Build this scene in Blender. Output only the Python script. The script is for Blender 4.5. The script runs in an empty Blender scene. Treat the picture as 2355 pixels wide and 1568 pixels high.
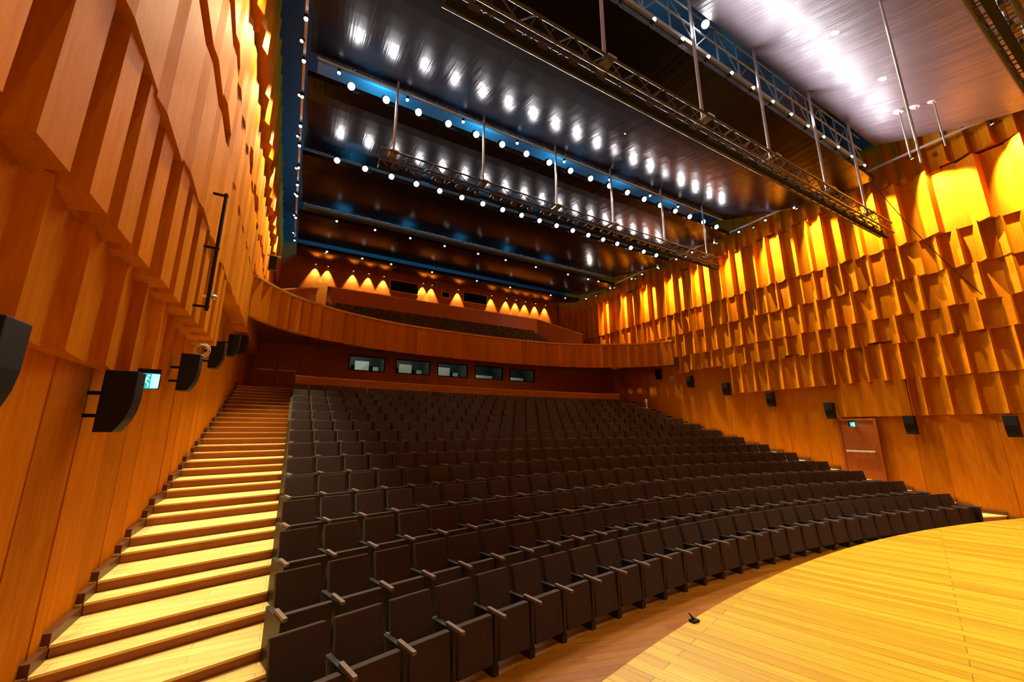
import bpy, math, random
from mathutils import Vector, Matrix
random.seed(7)
S = bpy.context.scene
COL = S.collection
PI = math.pi
# ------------------------------------------------------------------ camera (eye point is the origin)
cd = bpy.data.cameras.new('camera'); cam = bpy.data.objects.new('camera', cd); COL.objects.link(cam)
cd.sensor_width = 36.0; cd.sensor_fit = 'HORIZONTAL'
cd.lens = 916.0 / 2355.0 * 36.0
cd.clip_start = 0.05; cd.clip_end = 200
PITCH = math.atan(206 / 916.0); YAW = math.radians(29.1)
cam.rotation_euler = (PI / 2 + PITCH, 0, -YAW)
cam.location = (0, 0, 0)
S.camera = cam
# ------------------------------------------------------------------ world, exposure
w = bpy.data.worlds.new('world'); S.world = w; w.use_nodes = True
w.node_tree.nodes['Background'].inputs[0].default_value = (1.0, 0.72, 0.42, 1)
w.node_tree.nodes['Background'].inputs[1].default_value = 0.02
S.view_settings.view_transform = 'Standard'; S.view_settings.look = 'None'
S.view_settings.gamma = 1.0; S.view_settings.use_curve_mapping = False
S.view_settings.exposure = -0.3
S.cycles.max_bounces = 6; S.cycles.diffuse_bounces = 3; S.cycles.glossy_bounces = 3
S.cycles.transmission_bounces = 4; S.cycles.sample_clamp_indirect = 4.0
S.cycles.use_denoising = True; S.cycles.use_adaptive_sampling = True; S.cycles.adaptive_threshold = 0.02; S.cycles.caustics_reflective = False; S.cycles.caustics_refractive = False
# light powers (watts) and colours, used by each lamp's own builder
P_SLOT = 330.0; P_GLOW = 110.0; P_FRONT = 220.0; P_SIDE = 2900.0; P_WALL_L = 1800.0; P_WALL_R = 4000.0; P_REAR = 900.0; P_STAGE = 1350.0; P_BLUE = 170.0
C_GLOW = (1.0, 0.94, 1.0); C_COOL = (1.0, 0.87, 0.66); C_WARM = (1.0, 0.82, 0.42); C_STAGE = (1.0, 0.91, 0.60); C_BLUE = (0.03, 0.36, 0.72)

# ------------------------------------------------------------------ materials
def mat(name): 
    m = bpy.data.materials.new(name); m.use_nodes = True
    nt = m.node_tree; b = nt.nodes['Principled BSDF']
    return m, nt, b
def lnk(nt, a, b): nt.links.new(a, b)
def plain(name, col, rough=0.5, metal=0.0, spec=0.5):
    m, nt, b = mat(name)
    b.inputs['Base Color'].default_value = (*col, 1); b.inputs['Roughness'].default_value = rough
    b.inputs['Metallic'].default_value = metal; b.inputs['Specular IOR Level'].default_value = spec
    return m
def emit(name, col, strength):
    m, nt, b = mat(name)
    b.inputs['Base Color'].default_value = (0.02, 0.02, 0.02, 1)
    b.inputs['Emission Color'].default_value = (*col, 1); b.inputs['Emission Strength'].default_value = strength
    m.cycles.emission_sampling = 'NONE'
    return m
def wood(name, c1, c2, grain=(6, 6, 0.5), rough=0.42, vary=0.14, bump=0.05, spec=0.4, rot=0.0):
    """veneer: fine streaks stretched along one axis, each board a little different"""
    m, nt, b = mat(name)
    tc = nt.nodes.new('ShaderNodeTexCoord'); mp = nt.nodes.new('ShaderNodeMapping')
    mp.inputs['Scale'].default_value = grain; mp.inputs['Rotation'].default_value = (0, 0, rot)
    lnk(nt, tc.outputs['Object'], mp.inputs['Vector'])
    n = nt.nodes.new('ShaderNodeTexNoise'); n.inputs['Scale'].default_value = 3.0; n.inputs['Detail'].default_value = 5
    n.inputs['Roughness'].default_value = 0.65
    lnk(nt, mp.outputs[0], n.inputs['Vector'])
    mx = nt.nodes.new('ShaderNodeMix'); mx.data_type = 'RGBA'
    mx.inputs[6].default_value = (*c1, 1); mx.inputs[7].default_value = (*c2, 1)
    cr = nt.nodes.new('ShaderNodeMapRange'); cr.inputs[1].default_value = 0.3; cr.inputs[2].default_value = 0.7
    lnk(nt, n.outputs[0], cr.inputs[0]); lnk(nt, cr.outputs[0], mx.inputs[0])
    geo = nt.nodes.new('ShaderNodeNewGeometry')
    mr = nt.nodes.new('ShaderNodeMapRange'); mr.inputs[3].default_value = 1 - vary; mr.inputs[4].default_value = 1 + vary
    lnk(nt, geo.outputs['Random Per Island'], mr.inputs[0])
    vm = nt.nodes.new('ShaderNodeVectorMath'); vm.operation = 'SCALE'
    lnk(nt, mx.outputs[2], vm.inputs[0]); lnk(nt, mr.outputs[0], vm.inputs['Scale'])
    lnk(nt, vm.outputs[0], b.inputs['Base Color'])
    b.inputs['Roughness'].default_value = rough; b.inputs['Specular IOR Level'].default_value = spec
    if bump:
        bp = nt.nodes.new('ShaderNodeBump'); bp.inputs['Strength'].default_value = bump; bp.inputs['Distance'].default_value = 0.02
        lnk(nt, n.outputs[0], bp.inputs['Height']); lnk(nt, bp.outputs[0], b.inputs['Normal'])
    return m
def planks(name, c1, c2, width, length, rot, rough=0.35):
    m, nt, b = mat(name)
    tc = nt.nodes.new('ShaderNodeTexCoord'); mp = nt.nodes.new('ShaderNodeMapping')
    mp.inputs['Rotation'].default_value = (0, 0, rot)
    lnk(nt, tc.outputs['Object'], mp.inputs['Vector'])
    br = nt.nodes.new('ShaderNodeTexBrick'); br.offset = 0.37
    br.inputs['Scale'].default_value = 1.0; br.inputs['Brick Width'].default_value = length; br.inputs['Row Height'].default_value = width
    br.inputs['Mortar Size'].default_value = 0.003; br.inputs['Mortar Smooth'].default_value = 0.2; br.inputs['Bias'].default_value = 0.0
    br.inputs['Color1'].default_value = (*c1, 1); br.inputs['Color2'].default_value = (*c2, 1)
    br.inputs['Mortar'].default_value = (c2[0] * .45, c2[1] * .4, c2[2] * .35, 1)
    lnk(nt, mp.outputs[0], br.inputs['Vector'])
    mp2 = nt.nodes.new('ShaderNodeMapping'); mp2.inputs['Scale'].default_value = (0.6, 14, 1)
    lnk(nt, mp.outputs[0], mp2.inputs['Vector'])
    n = nt.nodes.new('ShaderNodeTexNoise'); n.inputs['Scale'].default_value = 2.0; n.inputs['Detail'].default_value = 4
    lnk(nt, mp2.outputs[0], n.inputs['Vector'])
    mr = nt.nodes.new('ShaderNodeMapRange'); mr.inputs[1].default_value = .3; mr.inputs[2].default_value = .7
    mr.inputs[3].default_value = 0.78; mr.inputs[4].default_value = 1.12
    lnk(nt, n.outputs[0], mr.inputs[0])
    vm = nt.nodes.new('ShaderNodeVectorMath'); vm.operation = 'SCALE'
    lnk(nt, br.outputs[0], vm.inputs[0]); lnk(nt, mr.outputs[0], vm.inputs['Scale']); lnk(nt, vm.outputs[0], b.inputs['Base Color'])
    b.inputs['Roughness'].default_value = rough
    return m
def brushed(name, col, rough, bump, spec):
    """dark lacquered ceiling board: fine brush lines along the hall, gently waved"""
    m, nt, b = mat(name)
    tc = nt.nodes.new('ShaderNodeTexCoord')
    def noise(sc, s, d):
        mp = nt.nodes.new('ShaderNodeMapping'); mp.inputs['Scale'].default_value = sc; lnk(nt, tc.outputs['Object'], mp.inputs['Vector'])
        n = nt.nodes.new('ShaderNodeTexNoise'); n.inputs['Scale'].default_value = s; n.inputs['Detail'].default_value = d
        lnk(nt, mp.outputs[0], n.inputs['Vector']); return n
    a = noise((2.2, 0.05, 1), 1.3, 2); f = noise((18, 0.3, 1), 1.5, 3)
    ad = nt.nodes.new('ShaderNodeMath'); ad.operation = 'MULTIPLY_ADD'; ad.inputs[1].default_value = 0.28
    lnk(nt, f.outputs[0], ad.inputs[0]); lnk(nt, a.outputs[0], ad.inputs[2])
    bp = nt.nodes.new('ShaderNodeBump'); bp.inputs['Strength'].default_value = bump; bp.inputs['Distance'].default_value = 0.10
    lnk(nt, ad.outputs[0], bp.inputs['Height']); lnk(nt, bp.outputs[0], b.inputs['Normal'])
    b.inputs['Base Color'].default_value = (*col, 1); b.inputs['Roughness'].default_value = rough
    b.inputs['Specular IOR Level'].default_value = spec
    return m
M = {}
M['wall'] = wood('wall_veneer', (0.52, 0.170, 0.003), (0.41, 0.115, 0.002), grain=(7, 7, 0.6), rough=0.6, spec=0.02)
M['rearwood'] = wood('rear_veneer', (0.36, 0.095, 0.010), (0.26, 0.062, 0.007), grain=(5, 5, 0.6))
M['riser'] = wood('riser_shaded_veneer', (0.32, 0.088, 0.004), (0.25, 0.062, 0.003), grain=(0.8, 8, 8), vary=0.05)  # darker than the treads: shade on the upright faces is in this colour
M['tread'] = planks('tread_boards', (0.80, 0.54, 0.18), (0.72, 0.465, 0.14), 0.14, 1.6, 0.0)
M['nosing'] = wood('nosing_oak', (0.80, 0.55, 0.20), (0.74, 0.49, 0.17), grain=(1, 8, 8), vary=0.0, bump=0)
M['stage'] = planks('stage_boards', (0.82, 0.53, 0.030), (0.62, 0.35, 0.014), 0.13, 2.6, math.radians(-106))
M['pit'] = planks('front_floor_boards', (0.40, 0.145, 0.006), (0.29, 0.09, 0.003), 0.14, 2.2, 0.25)
M['rail'] = wood('rail_oak', (0.72, 0.36, 0.06), (0.6, 0.28, 0.05), grain=(2, 2, 8), vary=0.03)
M['fabric'] = plain('seat_fabric', (0.035, 0.019, 0.013), 0.75, 0, 0.35)
_f = M['fabric'].node_tree.nodes['Principled BSDF']; _f.inputs['Sheen Weight'].default_value = 0.12; _f.inputs['Sheen Roughness'].default_value = 0.35; _f.inputs['Sheen Tint'].default_value = (1.0, 0.78, 0.70, 1)
M['arm'] = plain('armrest_plastic', (0.16, 0.115, 0.095), 0.45)
M['seatdark'] = plain('seat_support_metal', (0.014, 0.011, 0.010), 0.5)
M['black'] = plain('black_metal', (0.004, 0.004, 0.005), 0.6, 0, 0.25)
M['truss'] = plain('dark_truss_metal', (0.055, 0.045, 0.052), 0.38, 0.2)
M['steel'] = plain('grey_steel', (0.42, 0.38, 0.36), 0.4, 0.6)
M['blue'] = plain('slot_steel', (0.30, 0.36, 0.40), 0.5, 0.2)
M['void'] = plain('void_paint', (0.06, 0.065, 0.075), 0.9)
M['ceil'] = brushed('ceiling_lacquer', (0.006, 0.005, 0.006), 0.23, 0.16, 0.13)
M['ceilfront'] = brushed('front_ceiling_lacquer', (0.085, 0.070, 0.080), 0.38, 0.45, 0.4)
M['white'] = plain('white_plastic', (0.75, 0.72, 0.68), 0.4)
M['lens'] = emit('lamp_lens', (1.0, 0.97, 1.0), 150)
M['lensdim'] = emit('small_lamp_lens', (1.0, 0.96, 0.95), 9)
M['lenswarm'] = emit('warm_lamp_lens', (1.0, 0.75, 0.4), 5)
M['exitface'] = emit('exit_sign_face', (0.02, 0.72, 0.62), 1.0)
M['exitwhite'] = emit('exit_sign_pictogram', (0.6, 1.0, 0.95), 1.3)
M['roomwall'] = plain('booth_wall', (0.62, 0.66, 0.60), 0.7)
M['roomdark'] = plain('booth_dark', (0.03, 0.035, 0.03), 0.6)
M['skirting'] = plain('skirting_paint', (0.09, 0.026, 0.005), 0.4)
M['door'] = wood('door_veneer', (0.34, 0.085, 0.008), (0.27, 0.06, 0.006), grain=(5, 5, 0.6))
M['glassdark'] = plain('booth_glass', (0.006, 0.010, 0.020), 0.08)
m, nt, b = mat('clear_glass'); b.inputs['Base Color'].default_value = (0.9, 0.97, 0.94, 1); b.inputs['Roughness'].default_value = 0.02
b.inputs['Transmission Weight'].default_value = 1.0; b.inputs['IOR'].default_value = 1.02; M['glass'] = m

# ------------------------------------------------------------------ mesh helpers
class MB:
    def __init__(s): s.v = []; s.f = []
    def add(s, vs, fs):
        o = len(s.v); s.v += [tuple(p) for p in vs]; s.f += [tuple(i + o for i in f) for f in fs]; return s
    def box(s, x0, x1, y0, y1, z0, z1, mtx=None):
        vs = [(x, y, z) for z in (z0, z1) for y in (y0, y1) for x in (x0, x1)]
        if mtx: vs = [mtx @ Vector(p) for p in vs]
        return s.add(vs, [(0, 2, 3, 1), (4, 5, 7, 6), (0, 1, 5, 4), (1, 3, 7, 5), (3, 2, 6, 7), (2, 0, 4, 6)])
    def prism(s, poly, z0, z1):
        n = len(poly); a = sum(poly[i][0] * poly[(i + 1) % n][1] - poly[(i + 1) % n][0] * poly[i][1] for i in range(n))
        if a < 0: poly = poly[::-1]
        vs = [(p[0], p[1], z0) for p in poly] + [(p[0], p[1], z1) for p in poly]
        return s.add(vs, [tuple(range(n))[::-1], tuple(range(n, 2 * n))] + [(i, (i + 1) % n, (i + 1) % n + n, i + n) for i in range(n)])
    def extrude_x(s, prof, x0, x1):     # profile in (y, z), closed
        n = len(prof)
        vs = [(x0, y, z) for y, z in prof] + [(x1, y, z) for y, z in prof]
        return s.add(vs, [tuple(range(n))[::-1], tuple(range(n, 2 * n))] + [(i, (i + 1) % n, (i + 1) % n + n, i + n) for i in range(n)])
    def tube(s, p, q, r, n=6, r2=None):
        p = Vector(p); q = Vector(q); d = q - p
        if d.length < 1e-6: return s
        u = d.orthogonal().normalized(); w_ = d.normalized().cross(u); r2 = r if r2 is None else r2
        vs = [p + (u * math.cos(2 * PI * i / n) + w_ * math.sin(2 * PI * i / n)) * r for i in range(n)] + \
             [q + (u * math.cos(2 * PI * i / n) + w_ * math.sin(2 * PI * i / n)) * r2 for i in range(n)]
        return s.add(vs, [tuple(range(n))[::-1], tuple(range(n, 2 * n))] + [(i, (i + 1) % n, (i + 1) % n + n, i + n) for i in range(n)])
    def path(s, pts, r, n=6):
        for a, b_ in zip(pts, pts[1:]): s.tube(a, b_, r, n)
        return s
    def sphere(s, c, r, nu=10, nv=6, sc=(1, 1, 1)):
        vs = [(c[0], c[1], c[2] + r * sc[2])]
        for j in range(1, nv):
            t = PI * j / nv
            for i in range(nu):
                a = 2 * PI * i / nu
                vs.append((c[0] + r * sc[0] * math.sin(t) * math.cos(a), c[1] + r * sc[1] * math.sin(t) * math.sin(a), c[2] + r * sc[2] * math.cos(t)))
        vs.append((c[0], c[1], c[2] - r * sc[2])); L = len(vs) - 1
        fs = [(0, 1 + i, 1 + (i + 1) % nu) for i in range(nu)]
        for j in range(nv - 2):
            a = 1 + j * nu
            fs += [(a + i, a + nu + i, a + nu + (i + 1) % nu, a + (i + 1) % nu) for i in range(nu)]
        a = 1 + (nv - 2) * nu
        fs += [(a + i, L, a + (i + 1) % nu) for i in range(nu)]
        return s.add(vs, fs)
    def mesh(s, name, m, bevel=0, smooth=False):
        me = bpy.data.meshes.new(name); me.from_pydata(s.v, [], s.f); me.update()
        if bevel:
            import bmesh
            bm = bmesh.new(); bm.from_mesh(me)
            bmesh.ops.bevel(bm, geom=bm.edges[:], offset=bevel, segments=2, profile=0.6, affect='EDGES', clamp_overlap=True)
            bm.to_mesh(me); bm.free()
        if smooth:
            for p in me.polygons: p.use_smooth = True
        me.materials.append(m); return me
    def obj(s, name, m, parent=None, bevel=0, smooth=False):
        return put(name, s.mesh(name, m, bevel, smooth), parent)
def put(name, me, parent=None):
    o = bpy.data.objects.new(name, me); COL.objects.link(o)
    if parent: o.parent = parent
    return o
def tag(o, label, cat, group=None):
    o['label'] = label; o['category'] = cat
    if group: o['group'] = group
    return o
def thing(name, label, cat, loc=(0, 0, 0), rotz=0, group=None):
    o = bpy.data.objects.new(name, None); COL.objects.link(o); o.location = loc; o.rotation_euler = (0, 0, rotz); o.empty_display_size = 0.1
    return tag(o, label, cat, group)
def struct(o): o['kind'] = 'structure'; return o
def light(kind, name, loc, energy, col, parent=None, size=0.06, aim=None, cone=60, blend=0.6):
    l = bpy.data.lights.new(name, kind); l.energy = energy; l.color = col
    if kind in ('POINT', 'SPOT'): l.shadow_soft_size = size
    if kind == 'SPOT': l.spot_size = math.radians(cone); l.spot_blend = blend
    o = bpy.data.objects.new(name, l); COL.objects.link(o); o.location = loc
    if aim is not None:
        o.rotation_euler = (Vector(aim) - Vector(loc)).to_track_quat('-Z', 'Y').to_euler()
    if parent: o.parent = parent; o.location = Vector(loc) - parent.location
    return o
ONES = 'first second third fourth fifth sixth seventh eighth ninth tenth eleventh twelfth thirteenth fourteenth fifteenth sixteenth seventeenth eighteenth nineteenth'.split()
def ordinal(n):
    if n < 20: return ONES[n - 1]
    if n == 20: return 'twentieth'
    if n == 30: return 'thirtieth'
    return {2: 'twenty', 3: 'thirty'}[n // 10] + '-' + ONES[n % 10 - 1]

# ------------------------------------------------------------------ layout numbers (metres, eye at 0)
CX, CY = 8.3, -24.5                       # centre of the seating arcs
XL, XR = -1.75, 18.35                     # side wall planes at floor level
ARMZ = [-1.97, -1.73, -1.51, -1.28, -1.03, -0.77, -0.51, -0.24, 0.03, 0.31, 0.60, 0.88, 1.16, 1.46]
FZ = [z - 0.64 for z in ARMZ]
NR = len(FZ); NS = 30
RAD = [math.hypot(8.1, 3.9 + 0.95 * k - CY) for k in range(NR)]
NOSE = 0.45
EDGE = 8.16                               # half width of a seat block from the centre line
def arc_pts(R, x0, x1, n):
    return [(x0 + (x1 - x0) * i / n, CY + math.sqrt(R * R - (x0 + (x1 - x0) * i / n - CX) ** 2)) for i in range(n + 1)]
FLOOR = FZ[0]
# ------------------------------------------------------------------ floor and stage
st = MB(); SC = (7.75, -18.7); SR = 22.0; STZ = -1.75
pts = []
for i in range(61):
    x = -5.0 + 25.4 * i / 60; x = min(max(x, -1.7), 18.3)
    pts.append((x, SC[1] + math.sqrt(SR ** 2 - (x - SC[0]) ** 2)))
pts = sorted(set(pts)); poly = pts + [(18.3, -9.9), (-1.7, -9.9)]
# the stage's left part stops short of the aisle, where the floor shows
poly = [(x, y) for x, y in poly]
top = st.prism(poly, STZ - 0.06, STZ).obj('floor_stage', M['stage']); struct(top)
f = MB(); inner = [(x, y - 0.05) for x, y in pts]
for a, b_ in zip(inner, inner[1:]):
    f.add([(a[0], a[1], FLOOR), (b_[0], b_[1], FLOOR), (b_[0], b_[1], STZ - .06), (a[0], a[1], STZ - .06)], [(0, 1, 2, 3)])
f.obj('stage_fascia', M['riser'], top)
fl = MB(); fl.box(XL - .3, XR + .3, -10, 5.4, FLOOR - 0.2, FLOOR)
struct(fl.obj('floor', M['pit']))
# seat platforms (arcs between the two aisles)
pl = MB(); pr = MB()
x0, x1 = CX - EDGE, CX + EDGE
def tread_strip(mb, Rn, Rb, xa, xb, z, n=40):
    a = arc_pts(Rn, xa, xb, n); c = arc_pts(Rb, xa, xb, n)
    for i in range(n):
        mb.add([(*a[i], z), (*a[i + 1], z), (*c[i + 1], z), (*c[i], z)], [(0, 1, 2, 3)])
def riser_strip(mb, Rn, xa, xb, z0, z1, n=40):
    a = arc_pts(Rn, xa, xb, n)
    for i in range(n):
        mb.add([(*a[i], z0), (*a[i + 1], z0), (*a[i + 1], z1), (*a[i], z1)], [(0, 1, 2, 3)])
RP = math.hypot(8.1, 17.0 - CY)           # parapet radius
for k in range(1, NR):
    Rn = RAD[k] - NOSE; Rb = (RAD[k + 1] - NOSE) if k < NR - 1 else RP + 0.1
    tread_strip(pl, Rn, Rb, x0, x1, FZ[k]); riser_strip(pr, Rn, x0, x1, FZ[k - 1], FZ[k])
    for xe in (x0, x1):                    # platform ends along the aisles
        a = arc_pts(Rn, xe, xe + 1e-4, 1)[0]; c = arc_pts(Rb, xe, xe + 1e-4, 1)[0]
        pr.add([(xe, a[1], FZ[k] - .3), (xe, c[1], FZ[k] - .3), (xe, c[1], FZ[k]), (xe, a[1], FZ[k])], [(0, 1, 2, 3)])
plo = struct(pl.obj('floor_seating', M['tread'])); pr.obj('risers', M['riser'], plo)
# aisle stairs
TOPZ = 1.6
levels = [(RAD[k] - NOSE, FZ[k]) for k in range(1, NR)]
for j in range(1, 4): levels.append((RAD[-1] - NOSE + 0.68 * j, FZ[-1] + (TOPZ - FZ[-1]) * j / 3))
steps = []; zp = FLOOR
for Rn, z in levels:
    steps.append((Rn - 0.29, (z + zp) / 2, zp)); steps.append((Rn, z, (z + zp) / 2)); zp = z
for side, xa, xb in (('left', XL - .2, x0), ('right', x1, XR + .2)):
    t = MB(); r = MB(); bb = MB(); ns = MB()
    for i, (Rn, z, zl) in enumerate(steps):
        Rb = steps[i + 1][0] if i < len(steps) - 1 else Rn + 4.5
        tread_strip(t, Rn, Rb, xa, xb, z, 12); riser_strip(r, Rn, xa, xb, zl, z - 0.02, 12)
        a = arc_pts(Rn - .02, xa, xb, 12)  # nosing
        riser_strip(ns, Rn - .02, xa, xb, z - .025, z, 12); tread_strip(ns, Rn - .02, Rn, xa, xb, z, 12)
        xw = XL if side == 'left' else XR; sg = 1 if side == 'left' else -1
        ya = CY + math.sqrt(Rn ** 2 - (xw - CX) ** 2); yb = CY + math.sqrt(Rb ** 2 - (xw - CX) ** 2) if i < len(steps) - 1 else 20.4
        bb.box(min(xw, xw + sg * .075), max(xw, xw + sg * .075), ya, yb + .02, z - .16, z + .10)
    so = struct(t.obj('floor_stairs_' + side, M['tread'])); r.obj('risers', M['riser'], so); ns.obj('nosings', M['nosing'], so)
    struct(bb.obj('baseboard_' + side, M['skirting']))
ca = MB(); tread_strip(ca, RP + .1, RP + 5.0, x0, x1, TOPZ); riser_strip(ca, RP + .12, x0, x1, FZ[-1], TOPZ)
struct(ca.obj('floor_rear', M['tread']))

# ------------------------------------------------------------------ side walls
def wall(side, tiers):
    sg = 1 if side == 'left' else -1; xw = XL if side == 'left' else XR
    yend = 24.6
    base = MB()
    y = -10.0; i = 0
    rr = random.Random(3 if side == 'left' else 5)
    while y < yend:                        # lower boards, floor to ceiling behind the tiers
        wd = rr.choice((0.5, 0.62, 0.74)); y2 = min(y + wd, yend); d = rr.uniform(0.0, 0.012)
        base.prism([(xw - sg * .3, y), (xw - sg * .3, y2), (xw + sg * d, y2 - .001), (xw + sg * (d + .004), y + .001)], -3.0, 10.6)
        y = y2
    w_ = struct(base.obj('wall_' + side, M['wall']))
    for z0, z1, ins, pitch, depth, y0, y1, share, jit in tiers:
        mb = MB(); y = y0; n = 0
        while y < y1:
            p = pitch * rr.uniform(0.85, 1.15)
            if y + p > y1 - .15: p = y1 - y
            ya, yb = y, y + p
            dd = depth * rr.uniform(0.85, 1.1); v = rr.uniform(-.04, .04)
            j = rr.choice(jit); lo = xw + sg * ins; hi = xw + sg * (ins + dd)
            if share == 'fin':             # flat board, then a fin sloping away to the rear
                front = [(lo, ya + p * (.50 + v)), (hi, ya + p * (.57 + v))]
            elif share == 'box':           # recess, then a raised board
                front = [(lo, ya + p * (.30 + v)), (hi, ya + p * (.37 + v)), (hi, ya + p * .94)]
            else:
                front = [(hi, ya + p * (share + v))]
            mb.prism([(xw - sg * .05, ya), (lo, ya)] + front + [(lo, yb), (xw - sg * .05, yb)], z0 + j, z1 + .03 + rr.uniform(-.05, .05))
            y = yb; n += 1
        mb.obj('panel_tier', M['wall'], w_)
    return w_
J0 = (0,); J1 = (0, 0, 0, .09, -.06); J2 = (0, 0, .25, -.15, .35, 0)
wall('left', [
    (0.61, 1.70, 0.08, 0.80, 0.10, -6, 7.6, .10, J0),
    (1.66, 3.12, 0.12, 0.66, 0.24, -6, 9.8, 'box', J0),
    (3.08, 4.72, 0.36, 1.05, 0.03, -6, 24.5, .22, (0, 0, .05)),
    (4.70, 6.02, 0.36, 0.90, 0.03, -6, 24.5, .22, (0, .42, 0, 0, .36)),
    (6.00, 7.62, 0.37, 0.80, 0.04, -6, 24.5, .22, (0, .40, 0, .3)),
    (7.60, 10.2, 0.48, 0.66, 0.10, -6, 24.5, .25, (0, .25))])
wall('right', [
    (0.49, 1.72, 0.04, 0.56, 0.20, -6, 5.3, 'fin', J0), (0.49, 1.72, 0.12, 0.60, 0.03, 5.3, 7.3, .45, J0),
    (1.70, 3.00, 0.10, 0.50, 0.24, -6, 7.6, 'fin', J0), (1.70, 3.00, 0.14, 0.62, 0.18, 7.6, 11.4, 'fin', J0),
    (2.98, 3.88, 0.20, 0.60, 0.20, -6, 14.2, 'fin', J1),
    (3.86, 5.05, 0.26, 0.62, 0.24, -6, 24.5, 'fin', J0),
    (5.03, 6.24, 0.34, 0.46, 0.20, -6, 24.5, 'fin', J0),
    (6.22, 8.40, 0.42, 0.90, 0.30, -6, 4.0, 'fin', J0), (6.22, 8.40, 0.42, 0.56, 0.24, 4.0, 24.5, 'fin', J0),
    (8.34, 10.2, 0.46, 0.52, 0.20, -6, 24.5, 'fin', (0, .14))])
fw = MB(); fw.box(XL - .3, XR + .3, -10.3, -10, -3, 13); struct(fw.obj('wall_front', M['wall']))

# ------------------------------------------------------------------ ceiling: dark void, hanging boards
vd = MB(); vd.box(XL - .6, XR + .6, -10.2, 25.2, 12.6, 12.8)
vd.box(XL - .6, XL - .3, -10.2, 25.2, 10.2, 12.8); vd.box(XR + .3, XR + .6, -10.2, 25.2, 10.2, 12.8); vd.box(XL - .6, XR + .6, 25.0, 25.3, 9.5, 12.8)
struct(vd.obj('ceiling', M['void']))
PX0, PX1 = -0.46, 17.06
def board(prof, material, name='ceiling_board'):
    up = [(y, z + 0.16) for y, z in prof[::-1]]
    mb = MB(); mb.extrude_x(prof + up, PX0, PX1); return struct(mb.obj(name, material))
def curve(y0, z0, flat, y1, z1, n=10):
    p = [(y0, z0), (y0 + flat, z0)]
    for i in range(1, n + 1):
        t = i / n; p.append((y0 + flat + (y1 - y0 - flat) * t, z0 + (z1 - z0) * (t ** 1.35)))
    return p
board(curve(-5.2, 8.7, .8, -0.3, 9.8), M['ceilfront'])
board(curve(-0.1, 8.65, .9, 4.45, 9.8), M['ceilfront'])
board(curve(4.62, 8.55, .9, 9.98, 9.66), M['ceil'])
board(curve(9.90, 8.85, .5, 14.0, 9.60), M['ceil'])
board(curve(13.30, 8.85, .5, 17.55, 9.45), M['ceil'])
board(curve(17.45, 8.88, .5, 21.2, 9.36), M['ceil'])
board(curve(20.95, 8.88, .3, 24.6, 9.85), M['ceil'])

# ------------------------------------------------------------------ theatre seats
def seat_meshes():
    d = {}
    ta = math.radians(-14)
    mt = Matrix.Translation((0, 0.40, 0.38)) @ Matrix.Rotation(ta, 4, 'X')
    d['backrest'] = MB().box(-.232, .232, -.035, .045, 0, .515, mt).mesh('backrest', M['fabric'], 0.012)
    mp_ = Matrix.Translation((0, 0.07, 0.13)) @ Matrix.Rotation(math.radians(-4), 4, 'X')
    d['seat'] = MB().box(-.232, .232, -.03, .055, 0, .475, mp_).mesh('seat', M['fabric'], 0.012)
    a = MB().box(-.021, .021, -.10, .21, .605, .64)
    d['armrest'] = a.mesh('armrest', M['arm'], 0.006)
    s_ = MB(); s_.add([(x, y, z) for x in (-.026, .026) for y, z in ((.05, .10), (.51, .10), (.51, .59), (.20, .603), (.05, .605))], [(0, 1, 2, 3, 4), (9, 8, 7, 6, 5)] + [(i, i + 5, (i + 1) % 5 + 5, (i + 1) % 5) for i in range(5)]); s_.box(-.04, .04, .06, .36, 0, .10)
    d['support'] = s_.mesh('support', M['seatdark'])
    e = MB().box(-.03, .03, -.06, .46, 0, .60); d['end_panel'] = e.mesh('end_panel', M['seatdark'], 0.008)
    return d
SM = seat_meshes()
HALF = 8.13
def seat_frames(k):
    R = RAD[k]; th = math.asin(HALF / R); dth = 2 * th / NS
    for i in range(NS):
        t = -th + dth * (i + .5)
        yield i, t, R, R * dth
def row_phrase(k): return 'in the front row' if k == 0 else ordinal(k + 1) + ' row from the stage'
IND = 10
def build_seats():
    for k in range(IND):
        for i, t, R, p in seat_frames(k):
            if i < 15:
                who = 'at the left aisle end' if i == 0 else ordinal(i + 1) + ' from the left aisle'
            else:
                who = 'at the right aisle end' if i == NS - 1 else ordinal(NS - i) + ' from the right aisle'
            e = thing('theatre_seat', 'dark brown folded theatre seat, %s, %s' % (who, row_phrase(k)), 'seat',
                      (CX + R * math.sin(t), CY + R * math.cos(t), FZ[k]), -t, 'folding seats in the stalls')
            put('backrest', SM['backrest'], e); put('seat', SM['seat'], e)
            for nm, x in (('armrest', -p / 2),) + ((('armrest', p / 2),) if i == NS - 1 else ()):
                o = put(nm, SM[nm], e); o.location.x = x
            o = put('end_panel' if i == 0 else 'support', SM['end_panel' if i == 0 else 'support'], e); o.location.x = -p / 2
            if i == NS - 1:
                o = put('end_panel', SM['end_panel'], e); o.location.x = p / 2
build_seats()
def bake(mb, me, mtx):
    mb.add([mtx @ v.co for v in me.vertices], [tuple(p.vertices) for p in me.polygons])
far = {'fabric': MB(), 'arm': MB()}
for k in range(IND, NR):
    for i, t, R, p in seat_frames(k):
        mtx = Matrix.Translation((CX + R * math.sin(t), CY + R * math.cos(t), FZ[k])) @ Matrix.Rotation(-t, 4, 'Z')
        bake(far['fabric'], SM['backrest'], mtx); bake(far['fabric'], SM['seat'], mtx)
        bake(far['arm'], SM['armrest'], mtx @ Matrix.Translation((-p / 2, 0, 0)))
        bake(far['fabric'], SM['support'], mtx @ Matrix.Translation((-p / 2, 0, 0)))
o = far['fabric'].obj('theatre_seats', M['fabric']); o['kind'] = 'stuff'
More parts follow.
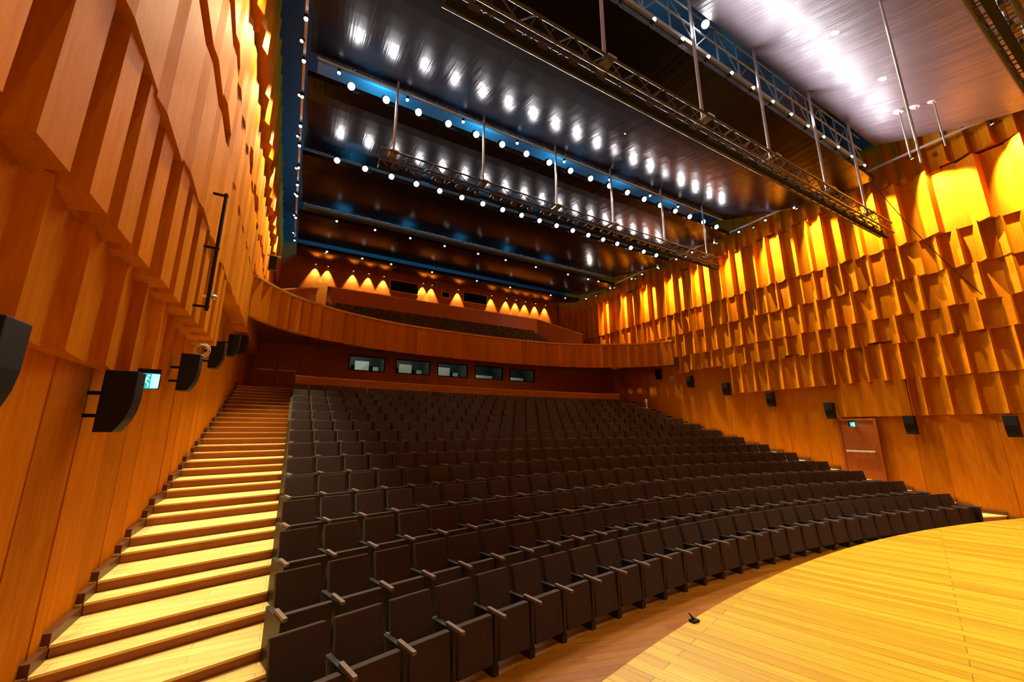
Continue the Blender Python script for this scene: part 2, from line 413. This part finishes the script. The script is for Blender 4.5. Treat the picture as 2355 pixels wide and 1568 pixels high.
tag(o, 'dark rearmost rows of stalls seats below the wooden parapet', 'seats', 'rearmost stalls seats')
far['arm'].obj('armrests', M['arm'], o)

# parapet behind the last row
t = thing('parapet', 'long curved wooden parapet behind the last row of stalls seats', 'parapet', (CX, CY + RP, FZ[-1]))
def curved_wall(R0, R1, xa, xb, z0, z1, n=40):
    a = arc_pts(R0, xa, xb, n); c = arc_pts(R1, xa, xb, n); mb = MB()
    vs = [(x, y, z) for z in (z0, z1) for x, y in a] + [(x, y, z) for z in (z0, z1) for x, y in c]
    m_ = n + 1; fs = []
    for i in range(n):
        fs += [(i, i + 1, m_ + i + 1, m_ + i), (2 * m_ + i + 1, 2 * m_ + i, 3 * m_ + i, 3 * m_ + i + 1), (m_ + i, m_ + i + 1, 3 * m_ + i + 1, 3 * m_ + i), (i + 1, i, 2 * m_ + i, 2 * m_ + i + 1)]
    fs += [(0, m_, 3 * m_, 2 * m_), (m_ - 1, 3 * m_ - 1, 4 * m_ - 1, 2 * m_ - 1)]
    return mb.add(vs, fs)
def local(mb, o): mb.v = [(x - o.location.x, y - o.location.y, z - o.location.z) for x, y, z in mb.v]; return mb
local(curved_wall(RP, RP + .12, x0, x1, FZ[-1], 2.0), t).obj('wall_panel', M['rearwood'], t)
local(curved_wall(RP - .02, RP + .14, x0 - .02, x1 + .02, 2.0, 2.04), t).obj('cap', M['rail'], t)

# ------------------------------------------------------------------ lower rear wall, booth windows, doors
YR = 20.6
def win_rect(px0, px1, z0=2.86, z1=3.62): return px0, px1, z0, z1
WX = [(2.36, 4.10), (4.62, 6.45), (6.85, 8.62), (9.05, 10.85), (11.30, 13.05)]
lw = MB(); xs = [XL - .3] + [v for ab in WX for v in ab] + [XR + .3]
for i in range(0, len(xs), 2): lw.box(xs[i], xs[i + 1], YR, YR + .2, 1.3, 4.3)
for a, b_ in WX: lw.box(a, b_, YR, YR + .2, 1.3, 2.86); lw.box(a, b_, YR, YR + .2, 3.62, 4.3)
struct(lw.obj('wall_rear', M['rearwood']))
for i, (a, b_) in enumerate(WX):
    wn = MB(); 
    wn.box(a, b_, YR + .2, YR + 1.9, 2.55, 2.6); wn.box(a - .1, b_ + .1, YR + 1.85, YR + 1.9, 2.6, 3.9); wn.box(a - .1, a, YR + .2, YR + 1.9, 2.6, 3.9); wn.box(b_, b_ + .1, YR + .2, YR + 1.9, 2.6, 3.9); wn.box(a, b_, YR + .2, YR + 1.9, 3.86, 3.9)
    o = struct(wn.obj('window_%d' % (i + 1), M['roomdark']))
    fr = MB(); 
    for (p, q, r_, s_) in ((a, b_, 2.86, 2.91), (a, b_, 3.57, 3.62), (a, a + .05, 2.86, 3.62), (b_ - .05, b_, 2.86, 3.62)): fr.box(p, q, YR - .02, YR + .1, r_, s_)
    fr.obj('window_frame', M['black'], o)
    MB().box(a + .05, b_ - .05, YR + .05, YR + .06, 2.91, 3.57).obj('pane', M['glass'], o)
    rm = MB()
    if i < 3: rm.box(a + .45, a + 1.15, YR + 1.2, YR + 1.3, 2.6, 3.55); rm.box(b_ - .35, b_ - .08, YR + 1.3, YR + 1.4, 2.6, 3.3)
    else: rm.box(a + .1, b_ - .1, YR + 1.2, YR + 1.3, 2.6, 3.25)
    rm.obj('lit_panel', M['roomwall'], o)
    light('POINT', 'booth_light', ((a + b_) / 2 - .25, YR + .34, 3.76), 30 if i < 3 else 15, (0.86, 1.0, 0.90), size=.1)
# double door at the top of the left aisle
def door(name, x, y, z, wd, ht, axis, leaves, bar=True):
    o = bpy.data.objects.new(name, None); COL.objects.link(o); o.location = (x, y, z); struct(o)
    o.rotation_euler = (0, 0, axis)
    fr = MB(); fr.box(-wd / 2 - .08, -wd / 2, -.03, .05, 0, ht + .08); fr.box(wd / 2, wd / 2 + .08, -.03, .05, 0, ht + .08); fr.box(-wd / 2, wd / 2, -.03, .05, ht, ht + .08)
    fr.obj('door_frame', M['door'], o)
    for i in range(leaves):
        a = -wd / 2 + wd / leaves * i
        lf = MB().box(a + .01, a + wd / leaves - .01, -.015, .04, .01, ht - .01).obj('door_leaf', M['door'], o)
        if bar:
            h = MB(); h.box(a + .08, a + wd / leaves - .08, -.075, -.045, 1.0, 1.06); h.box(a + .1, a + .14, -.05, -.01, 1.0, 1.06); h.box(a + wd / leaves - .14, a + wd / leaves - .1, -.05, -.01, 1.0, 1.06)
            h.obj('push_bar', M['white'], lf)
    return o
door('door_1', -.62, YR - .06, 1.6, 1.75, 2.2, 0, 2)
door('door_2', 18.20, 6.86, -1.75, 1.0, 2.10, -PI / 2, 1)

# ------------------------------------------------------------------ balcony
BP = [(-1.35, 14.3), (-1.0, 15.0), (-.46, 15.75), (.43, 16.55), (1.8, 17.35), (3.7, 18.0), (6.0, 18.3), (8.3, 18.4)]
BP = BP + [(16.6 - x, y) for x, y in BP[-2::-1]]
def resample(P, step):
    out = [P[0]]; acc = 0
    for a, b_ in zip(P, P[1:]):
        L = math.dist(a, b_); n = max(1, round(L / 0.05))
        for i in range(1, n + 1):
            acc += L / n
            if acc >= step - 1e-6: out.append((a[0] + (b_[0] - a[0]) * i / n, a[1] + (b_[1] - a[1]) * i / n)); acc = 0
    if math.dist(out[-1], P[-1]) > .05: out.append(P[-1])
    return out
def smooth(P, it=2):
    for _ in range(it):
        Q = [P[0]]
        for a, b_ in zip(P, P[1:]): Q += [(a[0] * .75 + b_[0] * .25, a[1] * .75 + b_[1] * .25), (a[0] * .25 + b_[0] * .75, a[1] * .25 + b_[1] * .75)]
        P = Q + [P[-1]]
    return P
BPS = smooth(BP)
bal = thing('balcony', 'curved wooden balcony with ribbed front spanning the back of the hall', 'balcony', (8.3, 18.4, 3.47))
fr = MB(); rp = resample(BPS, 0.46)
def normal(a, b_):
    d = Vector((b_[0] - a[0], b_[1] - a[1])).normalized(); return (d.y, -d.x)
rr = random.Random(11)
for a, b_ in zip(rp, rp[1:]):
    n_ = normal(a, b_); k = rr.uniform(.55, .7); dp = rr.uniform(.08, .14)
    m_ = (a[0] + (b_[0] - a[0]) * k + n_[0] * dp, a[1] + (b_[1] - a[1]) * k + n_[1] * dp)
    q = (a[0] - n_[0] * .1, a[1] - n_[1] * .1); r_ = (b_[0] - n_[0] * .1, b_[1] - n_[1] * .1)
    fr.prism([q, a, m_, b_, r_], 3.47, 4.72)
local(fr, bal).obj('front_panel', M['wall'], bal)
rl = MB(); rq = resample(BPS, .3)
for a, b_ in zip(rq, rq[1:]):
    n_ = normal(a, b_); o1, o2 = .10, -.22
    rl.prism([(a[0] + n_[0] * o1, a[1] + n_[1] * o1), (b_[0] + n_[0] * o1, b_[1] + n_[1] * o1), (b_[0] + n_[0] * o2, b_[1] + n_[1] * o2), (a[0] + n_[0] * o2, a[1] + n_[1] * o2)], 4.74, 4.82)
local(rl, bal).obj('rail', M['rail'], bal)
fl = MB(); poly = [(x, y + .1) for x, y in BPS if True] + [(XR - .2, 24.4), (XL + .2, 24.4)]
fl.prism(poly, 3.9, 4.15)
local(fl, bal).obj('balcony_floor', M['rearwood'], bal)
# stepped seating in the balcony
stp = MB(); BR = []
for j in range(4):
    y0_, z0_ = 18.75 + .78 * j, 4.15 + .42 * (j + 1) - .25
    stp.box(1.3, 14.2, y0_, 22.0, 4.15, z0_); BR.append((y0_, z0_))
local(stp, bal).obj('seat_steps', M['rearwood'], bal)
rp_ = MB(); rp_.box(1.2, 14.2, 22.0, 22.12, 4.15, 7.35); local(rp_, bal).obj('rear_parapet', M['rearwood'], bal)
rc = MB(); rc.box(1.15, 14.25, 21.97, 22.15, 7.35, 7.40)
for s_, xa in ((1, 14.2), (-1, 1.2)):
    rc.add([(xa, 21.97, 7.4), (xa, 22.15, 7.4), (xa + s_ * 2.3, 20.2, 6.2), (xa + s_ * 2.3, 20.0, 6.2), (xa, 21.97, 7.34), (xa, 22.15, 7.34), (xa + s_ * 2.3, 20.2, 6.14), (xa + s_ * 2.3, 20.0, 6.14)],
           [(0, 1, 2, 3), (4, 7, 6, 5), (0, 3, 7, 4), (1, 5, 6, 2), (2, 6, 7, 3)])
local(rc, bal).obj('rear_parapet_cap', M['rail'], bal)
for s_, xa in ((1, 14.2), (-1, 1.2)):
    sp_ = MB(); sp_.add([(xa, 22.06, 4.15), (xa + s_ * 2.3, 20.1, 4.15), (xa + s_ * 2.3, 20.1, 6.14), (xa, 22.06, 7.34)], [(0, 1, 2, 3)])
    sp_.add([(xa, 22.12, 4.15), (xa + s_ * 2.3, 20.16, 4.15), (xa + s_ * 2.3, 20.16, 6.14), (xa, 22.12, 7.34)], [(3, 2, 1, 0)])
    local(sp_, bal).obj('side_parapet', M['rearwood'], bal)
bs = MB(); bsa = MB()
for y0_, z0_ in BR:
    for i in range(23):
        mtx = Matrix.Translation((1.65 + .54 * i, y0_ + .1, z0_))
        bake(bs, SM['backrest'], mtx); bake(bs, SM['seat'], mtx); bake(bs, SM['support'], mtx @ Matrix.Translation((-.27, 0, 0)))
        bake(bsa, SM['armrest'], mtx @ Matrix.Translation((-.27, 0, 0)))
o = bs.obj('balcony_seats', M['fabric']); o['kind'] = 'stuff'; tag(o, 'rows of dark seats up on the balcony', 'seats', 'balcony seats'); bsa.obj('armrests', M['arm'], o)
# pale post standing on the balcony near its left end
tag(MB().box(.55, 1.14, 21.60, 21.68, 4.15, 7.42).obj('partition_panel', M['rail']), 'lit yellow wooden partition panel at the left end of the balcony seats', 'panel')
# upper rear wall
YU = 24.5
uw = MB(); UW = [(4.85, 6.6, 8.62, 9.3), (8.25, 8.75, 8.75, 9.1), (9.8, 11.55, 8.70, 9.35)]
uw.box(XL - .2, XR + .2, YU, YU + .2, 3.9, 10.5)
struct(uw.obj('wall_rear_upper', M['rearwood']))
for i, (a, b_, z0_, z1_) in enumerate(UW):
    o = MB().box(a, b_, YU - .012, YU + .01, z0_, z1_).obj('window_%d' % (i + 6), M['glassdark']); struct(o)
    fr = MB(); g = .05
    for (p, q, r_, s_) in ((a - g, b_ + g, z0_ - g, z0_), (a - g, b_ + g, z1_, z1_ + g), (a - g, a, z0_, z1_), (b_, b_ + g, z0_, z1_)): fr.box(p, q, YU - .06, YU, r_, s_)
    fr.obj('window_frame', M['rail'], o)

# ------------------------------------------------------------------ lamps
def lamp_meshes():
    d = {}
    h = MB(); h.tube((0, 0, .16), (0, 0, .0), .10, 14); h.tube((0, 0, .24), (0, 0, .16), .05, 10); d['housing'] = h.mesh('housing', M['black'])
    d['lens'] = MB().tube((0, 0, .0), (0, 0, -.02), .085, 16).mesh('lens', M['lens'])
    h = MB(); h.tube((0, 0, .09), (0, 0, 0), .045, 10); d['small_housing'] = h.mesh('housing', M['black'])
    d['small_lens'] = MB().sphere((0, 0, -.01), .045, 10, 6).mesh('lens', M['lensdim'])
    d['warm_lens'] = MB().tube((0, 0, 0), (0, 0, -.01), .038, 12).mesh('lens', M['lenswarm'])
    return d
LM = lamp_meshes()
def lamp(name, label, group, loc, aim, small=False, warm=False, energy=0, col=C_COOL, kind='POINT', cone=70, off=.12, size=.06, blend=.6, cat='lamp', glow=0):
    t = thing(name, label, cat, loc, 0, group)
    d = (Vector(aim) - Vector(loc)).normalized()
    t.rotation_euler = d.to_track_quat('-Z', 'Y').to_euler()
    put('housing', LM['small_housing' if (small or warm) else 'housing'], t)
    put('lens', LM['warm_lens' if warm else 'small_lens' if small else 'lens'], t)
    if energy:
        l = light(kind, name + '_light', (0, 0, 0), energy, col, None, size, None, cone, blend)
        l.parent = t; l.location = (0, 0, -off)
    if glow:                               # extra spot, added to put a sheen on the board ahead
        light('SPOT', name + '_glow', Vector(loc) + d * .10, glow, C_GLOW, None, .05, Vector(loc) + d * .10 + Vector((0, -1, .55)), 125, .9)
    return t
XS = [.57 + .905 * i for i in range(18)]
def nth(i, n): 
    return ('leftmost' if i == 0 else 'rightmost' if i == n - 1 else (ordinal(i + 1) + ' from left') if i < (n + 1) // 2 else (ordinal(n - i) + ' from right'))
for i, x in enumerate(XS):
    lamp('ceiling_spotlight', 'bright white spotlight in the wide middle ceiling slot, %s of its row' % nth(i, 18), 'middle slot spotlights', (x, 9.80, 8.92), (x * .8 + 1.6, 1.5, 1.0), energy=P_SLOT, kind='SPOT', cone=108, off=.04, blend=.8, glow=P_GLOW)
for i, x in enumerate(XS):
    lamp('ceiling_spotlight', 'white spotlight below the rear lighting truss, %s of its row' % nth(i, 18), 'rear slot spotlights', (x, 13.20, 8.92), (x * .8 + 1.6, 4.5, 1.0), energy=P_SLOT * .5, kind='SPOT', cone=108, off=.04, blend=.8, glow=P_GLOW * .6)
for i, x in enumerate(XS):
    lamp('slot_lamp', 'small lamp along the edge of the front blue slot, %s' % nth(i, 18), 'front slot lamps', (x, 4.50, 8.62), (x, 2.6, 9.3), small=True, energy=P_FRONT, col=C_GLOW, kind='SPOT', cone=150, off=.07, size=.04, blend=.8)
SY = [7.2, 8.34, 9.52, 10.74, 11.97, 12.93, 14.17, 15.31, 16.11, 17.96, 20.34]
for sd, xx in (('left', -.56), ('right', 17.16)):
    tr = MB().box(xx - .03, xx + .03, -2, 20.6, 8.98, 9.04)
    tag(tr.obj('cable_tray', M['steel']), 'thin metal cable tray along the %s edge of the ceiling boards' % sd, 'cable tray')
    for i, y in enumerate(SY):
        lamp('edge_lamp', 'small white lamp under the %s ceiling edge tray, %s from the rear' % (sd, ordinal(len(SY) - i)), '%s edge lamps' % sd, (xx, y, 8.87), (xx + (.35 if sd == 'left' else -.35), y - .4, 0), small=True, col=C_STAGE, energy=P_SIDE * (.9 if sd == 'left' else .15), kind='SPOT', cone=30, off=.07, blend=.7)
for nm, yy, zz, xs in (('fourth', 17.40, 8.86, (1.0, 2.6, 4.2, 5.9, 7.7, 9.3, 11.2, 13.4, 14.9, 15.7)), ('rearmost', 20.90, 8.86, (.9, 2.6, 4.1, 6.4, 9.2, 11.5, 14.6, 15.8))):
    for i, x in enumerate(xs):
        lamp('slot_lamp', 'tiny white lamp along the edge of the %s ceiling slot, %s' % (nm, nth(i, len(xs))), nm + ' slot lamps', (x, yy, zz), (x, yy, 0), small=True, energy=60 if (nm, i) == ('fourth', 8) else 0)
for i, x in enumerate((.25, 2.1, 3.85, 5.8, 7.75, 9.9, 12.1, 13.8)):
    lamp('rail_lamp', 'small white lamp on the pale blue rail of the middle ceiling slot, %s' % nth(i, 8), 'rail lamps', (x, 10.06, 9.44), (x, 10.06, 7), small=True)
lamp('ceiling_spotlight', 'single star bright lamp on the front board edge above the blue slot', None, (8.0, 4.56, 9.78), (3, 3, 4))
# round rosettes in the ceiling boards
for lab, (x, y, z) in (('above the left end of the front truss', (2.05, 6.95, 8.95)), ('over the middle of the second board', (8.2, 7.55, 9.05)), ('over the right part of the second board', (12.1, 7.4, 9.03)),
                       ('on the front board beside the slot', (8.35, 3.3, 9.35)), ('on the front board near the long rod', (10.4, 2.9, 9.25)), ('on the front board right of the long rod', (13.0, 2.9, 9.25))):
    r_ = thing('ceiling_rosette', 'small round white ceiling fitting ' + lab, 'ceiling fitting', (x, y, z))
    MB().tube((0, 0, 0), (0, 0, -.05), .13, 14, .10).obj('flange', M['white'], r_); MB().sphere((0, 0, -.07), .05).obj('bulb', M['lensdim'], r_)
    if y < 4: light('SPOT', 'stage_downlight', (x, y, z - .16), P_STAGE, C_STAGE, r_, .06, (x - .4, y - 1.6, -1.7), 78, .8)
for i, x in enumerate((2.2, 6.2, 10.4, 14.4)):  # added fittings out of view, put in to light the stage floor
    r_ = thing('ceiling_rosette', 'added unseen downlight brightening the stage floor, %s from left' % ordinal(i + 1), 'ceiling fitting', (x, -1.6, 9.3), 0, 'added stage downlights')
    MB().tube((0, 0, 0), (0, 0, -.05), .13, 14, .10).obj('flange', M['white'], r_); MB().sphere((0, 0, -.07), .05).obj('bulb', M['lensdim'], r_)
    light('SPOT', 'stage_downlight', (x, -1.6, 9.14), P_STAGE, C_STAGE, r_, .06, (x, -1.4, -1.7), 80, .8)
# three rod fixtures at the right of the front board
for i, (x, y, z, l) in enumerate(((15.0, 3.2, 9.32, 1.6), (15.0, 2.85, 9.22, .15), (15.0, 2.5, 9.12, 1.5))):
    r_ = thing('hanging_rod', 'pale thin rod hanging from a ceiling disc near right wall, %s of three' % ('rear one', 'stubby middle one', 'front one')[i], 'rod', (x, y, z), 0, 'rods by the right wall')
    MB().tube((0, 0, 0), (0, 0, -.07), .14, 14, .09).obj('disc', M['white'], r_); MB().tube((0, 0, -.05), (0, 0, -l), .02).obj('rod', M['steel'], r_)
tag(MB().tube((10.1, 2.03, 9.0), (10.1, 2.03, 5.0), .022).obj('hanging_rod', M['steel']), 'long pale rod hanging from the front ceiling board', 'rod')

# ------------------------------------------------------------------ trusses, slot steelwork
def truss(lab, X0, X1, y, zb, ztop, poles, zt=9.9):
    t = thing('lighting_truss', lab, 'truss', ((X0 + X1) / 2, y, zb))
    h = .34; wd = .34
    ch = MB()
    for yy in (-wd / 2, wd / 2):
        for zz in (0, h): ch.tube((X0, y + yy, zb + zz), (X1, y + yy, zb + zz), .028)
    local(ch, t).obj('chords', M['truss'], t)
    local(MB().box(X0, X1, y - .05, y + .05, zb - .12, zb - .05), t).obj('cable_duct', M['black'], t)
    lc = MB(); n = int((X1 - X0) / .36)
    for i in range(n):
        xa = X0 + .36 * i; xb = xa + .36
        for yy in (-wd / 2, wd / 2):
            p, q = ((0, h) if i % 2 else (h, 0)); lc.tube((xa, y + yy, zb + p), (xb, y + yy, zb + q), .014, 4)
        lc.tube((xa, y - wd / 2, zb), (xa, y + wd / 2, zb), .014, 4); lc.tube((xa, y - wd / 2, zb + h), (xa, y + wd / 2, zb + h), .014, 4)
    local(lc, t).obj('lacing', M['truss'], t)
    sk = MB().box(-.09, .09, -.10, -.06, -.12, -.03).mesh('socket_box', M['truss']); x = X0 + .4
    while x < X1 - .2:
        o = put('socket_box', sk, t); o.location = (x - t.location.x, 0, 0); x += .6
    for px in poles:
        p = MB(); p.tube((px, y, zb + .3), (px, y, zt), .035, 8); p.box(px - .1, px + .1, y - .2, y + .2, zb + h, zb + h + .05)
        local(p, t).obj('hanger_pole', M['steel'], t)
    return t
truss('long dark front lighting truss hanging below the wide black ceiling board', 1.35, 16.1, 4.36, 6.08, 9.9, (1.75, 4.35, 7.1, 9.65, 12.4, 14.85))
truss('rear lighting truss hanging under the row of star bright lamps', 1.4, 15.5, 9.70, 6.85, 9.9, (1.75, 4.4, 7.1, 9.6, 12.3, 14.9))
truss('lighting truss over the stage cut off by the top right corner', 1.4, 16.1, .62, 6.08, 9.4, (1.75, 4.35, 7.1, 9.65, 12.4, 14.85))
def catwalk(lab, y0, y1, z):
    t = thing('catwalk', lab, 'catwalk', (8.3, (y0 + y1) / 2, z)); r_ = MB(); g = MB()
    g.box(-.3, 16.9, y0, y1, z, z + .05)
    for yy in (y0, y1):
        r_.tube((-.3, yy, z + .55), (16.9, yy, z + .55), .025); r_.tube((-.3, yy, z + 1.05), (16.9, yy, z + 1.05), .025); r_.box(-.3, 16.9, yy - .03, yy + .03, z - .12, z)
    for yy in (y0, y1):
        x = -.3; i = 0; ln = MB()
        while x < 16.8:
            ln.tube((x, yy, z), (x, yy, z + 1.05), .022); ln.tube((x, yy, z if i % 2 else z + 1.05), (min(x + .9, 16.9), yy, z + 1.05 if i % 2 else z), .016, 4)
            x += .9; i += 1
        local(ln, t).obj('side_frame', M['blue'], t)
    local(g, t).obj('deck', M['blue'], t); local(r_, t).obj('rails', M['blue'], t)
catwalk('blue lit steel catwalk inside the front ceiling slot', 4.75, 5.6, 9.2)
catwalk('blue lit steel catwalk inside the middle ceiling slot', 11.2, 11.9, 10.7)
catwalk('blue lit steel catwalk inside the fourth ceiling slot', 17.9, 18.6, 9.55)
for lab, y, z in (('middle', 10.05, 9.66), ('rear', 14.06, 9.60)):
    hr = thing('slot_handrail', 'thin pale blue handrail strung along the %s ceiling slot' % lab, 'handrail', (8.3, y, z))
    local(MB().tube((-.3, y, z - .03), (16.9, y, z - .03), .028), hr).obj('bar', M['white'], hr)
    for i in range(12): local(MB().tube((.5 + 1.4 * i, y, z - .02), (.5 + 1.4 * i, y, z + .5), .015, 5), hr).obj('post', M['blue'], hr)
for y, z, pw in ((5.7, 11.6, .45), (11.0, 10.1, .6), (14.9, 10.2, .6), (18.9, 10.6, 1.3), (21.9, 10.6, 1.0)):
    for x in (1.5, 5.0, 8.3, 11.6, 14.8):
        light('POINT', 'slot_work_light', (x, y, z), P_BLUE * pw * (1.45 - x / 14), C_BLUE, size=.08)

# wall washers, hung in the gap between the ceiling boards and the walls
for sd, xw, sg, pw in (('left', -.62, -1, P_WALL_L), ('right', 17.22, 1, P_WALL_R)):
    ys = [-1.6 + 1.75 * i for i in range(13)]
    for i, y in enumerate(ys):
        lamp('wall_washer', 'warm wall washer in the %s ceiling gap, %s from the stage' % (sd, ordinal(i + 1)), sd + ' wall washers', (xw, y, 8.8), (xw + sg * 1.05, y - .9, 5.7 if sd == 'left' else 6.1), warm=True, energy=pw * ({1: 1.5, 2: 3.0, 3: 1.8}.get(i, 1) if sd == 'right' else 1), col=C_WARM, kind='SPOT', cone=74 if sd == 'left' else 67, off=.03, size=.05, blend=.9)
# accent downlights on the upper rear wall
for i, x in enumerate((.55, 1.2, 2.6, 3.5, 4.4, 6.9, 7.5, 9.35, 11.9, 13.1, 13.9, 14.7, 15.6, 16.5)):
    lamp('rear_downlight', 'small amber downlight on the upper rear wall, %s of its row' % nth(i, 14), 'rear wall downlights', (x, YU - .17, 9.40), (x, YU - .03, 8.6), warm=True, energy=P_REAR, col=(1.0, .70, .20), kind='SPOT', cone=58, off=.03, size=.03, blend=.5)

lamp('rear_downlight', 'added amber lamp brightening the yellow partition panel on the balcony', None, (.85, 21.15, 8.86), (.85, 21.58, 6.9), warm=True, energy=260, col=(1.0, .74, .28), kind='SPOT', cone=36, off=.03, size=.03, blend=.6)  # lamp added to make the partition panel bright
# ------------------------------------------------------------------ loudspeakers
def speaker(label, x, y, z, sg, h=.62):
    t = thing('loudspeaker', label, 'loudspeaker', (x, y, z), 0, 'wall loudspeakers')
    mb = MB(); w_ = .26; d0 = .25
    prof = [(0, h / 2), (d0, h / 2), (d0, h * .05), (d0 * .95, -h * .14), (d0 * .84, -h * .30), (d0 * .68, -h * .43), (d0 * .56, -h / 2), (0, -h / 2)]   # (outward, z)
    n = len(prof)
    vs = [(sg * p, -w_ / 2, q) for p, q in prof] + [(sg * p, w_ / 2, q) for p, q in prof]
    mb.add(vs, [tuple(range(n)), tuple(range(n, 2 * n))[::-1]] + [(i, i + n, (i + 1) % n + n, (i + 1) % n) for i in range(n)])
    mb.v = [(a + sg * .0, b_, c) for a, b_, c in mb.v]
    mb.obj('cabinet', M['black'], t, .008)
    for zz in (-.16, .06):
        MB().box(min(0, sg * -.125), max(0, sg * -.125), -.03, .03, zz, zz + .035).obj('bracket', M['black'], t)
    return t
SPL = [(3.2, .30), (5.45, .285), (8.3, .93), (10.7, 1.62), (13.1, 2.28), (15.2, 2.7)]
for i, (y, z) in enumerate(SPL):
    speaker('black loudspeaker on the left wall, %s' % ('cut by the picture edge', 'biggest one, just left of the exit sign', 'next behind the exit sign', 'just behind the pale cable coil', 'second from the balcony', 'right under the balcony')[i], XL + .15, y, z, 1, .6)
SPR = [(3.2, .12), (5.35, .18), (7.55, .74), (9.65, 1.30), (11.6, 1.92), (13.5, 2.47), (15.5, 3.1)]
for i, (y, z) in enumerate(SPR):
    speaker('black loudspeaker on the right wall, %s' % ('nearest the stage', 'on the stage side of the door', 'just above the door', 'fourth from the stage', 'fifth from the stage', 'sixth from the stage', 'right under the balcony end')[i], XR - .15, y, z, -1, .6)

# ------------------------------------------------------------------ exit signs
def exit_sign(label, x, y, z, sg, wd=.36, ht=.22):
    t = thing('exit_sign', label, 'exit sign', (x, y, z), 0)
    # the sign stands out from the wall, its face towards the stage (-y)
    MB().box(-wd / 2, wd / 2, 0, .05, -ht / 2, ht / 2 + .05).obj('housing', M['black'], t)
    MB().box(-wd / 2 + .01, wd / 2 - .01, -.006, .001, -ht / 2 + .005, ht / 2 - .005).obj('face', M['exitface'], t)
    g = MB(); Y0, Y1 = -.010, -.0055
    def poly(ps): 
        n = len(ps); g.add([(a, Y0, b_) for a, b_ in ps] + [(a, Y1, b_) for a, b_ in ps], [tuple(range(n)), tuple(range(n, 2 * n))[::-1]] + [(i, i + n, (i + 1) % n + n, (i + 1) % n) for i in range(n)])
    poly([(.05, -.085), (.13, -.085), (.13, .085), (.05, .085)])                                    # doorway
    poly([(-.155, 0), (-.11, .045), (-.11, .018), (-.055, .018), (-.055, -.018), (-.11, -.018), (-.11, -.045)])   # arrow
    poly([(.012, .055), (.032, .055), (.032, .078), (.012, .078)])                                  # running figure: head, body, arms, legs
    poly([(-.012, .045), (.018, .050), (.006, -.010), (-.016, -.010)]); poly([(-.012, .045), (-.038, .020), (-.030, .012), (-.006, .030)]); poly([(.012, .045), (.040, .015), (.034, .006), (.008, .028)])
    poly([(-.012, -.008), (-.044, -.050), (-.034, -.056), (.000, -.014)]); poly([(-.004, -.008), (.026, -.040), (.020, -.078), (.032, -.078), (.038, -.036), (.008, -.004)])
    g.obj('pictogram', M['exitwhite'], t)
    MB().box(min(0, -sg * (wd / 2 + .12)), max(0, -sg * (wd / 2 + .12)), .015, .035, ht / 2 + .02, ht / 2 + .045).obj('bracket', M['black'], t)
exit_sign('lit green exit sign beside the biggest loudspeaker on the left wall', -1.57, 6.5, .60, 1, .26, .2)
exit_sign('lit green exit sign above the door in the right wall', 18.0, 6.9, .22, -1, .42, .17)

# ------------------------------------------------------------------ small fittings
t = thing('pipe_rack', 'black vertical pipe on three brackets fixed to the left wall', 'pipe', (-1.2, 7.1, 1.78))
MB().tube((0, 0, -.06), (0, 0, 1.86), .026, 8).obj('pipe', M['black'], t)
for z in (0.0, 0.93, 1.82): MB().box(-.165, .03, -.016, .016, z - .016, z + .016).obj('bracket', M['black'], t)
def coil(label, x, y, z, sg, facing_stage):
    mb = MB(); rnd = lambda a, b_, r_: (x + a, y + b_ + .02 * (r_ > .11), z) if facing_stage else (x + sg * .02 * (r_ > .11), y + a, z)
    for r_ in (.10, .13):
        ps = []
        for a in range(17):
            q = rnd(r_ * math.cos(a * PI / 8), 0, r_); ps.append((q[0], q[1], z + r_ * math.sin(a * PI / 8)))
        mb.path(ps, .013, 6)
    mb.tube((x - sg * .02, y, z + .11), (x - sg * .17, y, z + .11), .012)      # hook into the wall
    tag(mb.obj('cable_coil', M['white']), label, 'cable')
coil('pale cable coiled on the left wall beside the fourth loudspeaker', -1.55, 9.4, 1.50, 1, True)
coil('cable coil hung on the right wall near the balcony end', 18.16, 14.7, 2.75, -1, False)
t = thing('wall_camera', 'small white fixture on the left wall beside the black pipe', 'fixture', (-1.22, 7.65, 2.09))
MB().sphere((0, 0, 0), .045).obj('dome', M['steel'], t, smooth=True); MB().box(-.15, 0, -.015, .015, -.015, .015).obj('bracket', M['white'], t)
t = thing('rail_camera', 'black box with white bracket at the left end of the balcony rail', 'camera', (-.98, 15.3, 5.65))
MB().box(-.12, .12, -.1, .1, -.25, .25).obj('body', M['black'], t, .01); MB().box(-.2, .22, -.03, .03, .26, .31).obj('bracket', M['white'], t)
t = thing('reflection_shape', 'pale shape of a bright reflection at the top of the right aisle by the wall', 'reflection_shape', (17.1, 15.55, .74))  # solid white shape modelled in place of a bright reflection
s_ = MB(); s_.tube((0, 0, 0), (-.1, 0, .75), .05, 8, .035); s_.obj('post', M['white'], t)
MB().sphere((-.1, 0, .82), .08, 10, 6, (1, 1, 1.5)).obj('head', M['white'], t, smooth=True)
MB().box(-.32, .12, -.03, .03, .38, .45).obj('arm', M['white'], t)
t = thing('cable_hook', 'small black hook with thin cable on the edge of the stage', 'hook', (3.55, 2.86, STZ))
MB().box(-.04, .04, -.03, .03, 0, .02).obj('base', M['black'], t); MB().tube((0, 0, .015), (-.03, .03, .07), .014, 6, .005).obj('prong', M['black'], t)
mb = MB(); P0 = Vector((16.9, 4.72, 8.56)); P1 = Vector((17.5, 3.0, 3.9)); mb.path([P0.lerp(P1, i / 8) + Vector((0, 0, -.25 * math.sin(PI * i / 8))) for i in range(9)], .012, 5)
tag(mb.obj('hanging_cable', M['black']), 'thin dark cable sagging down in front of the right wall', 'cable')
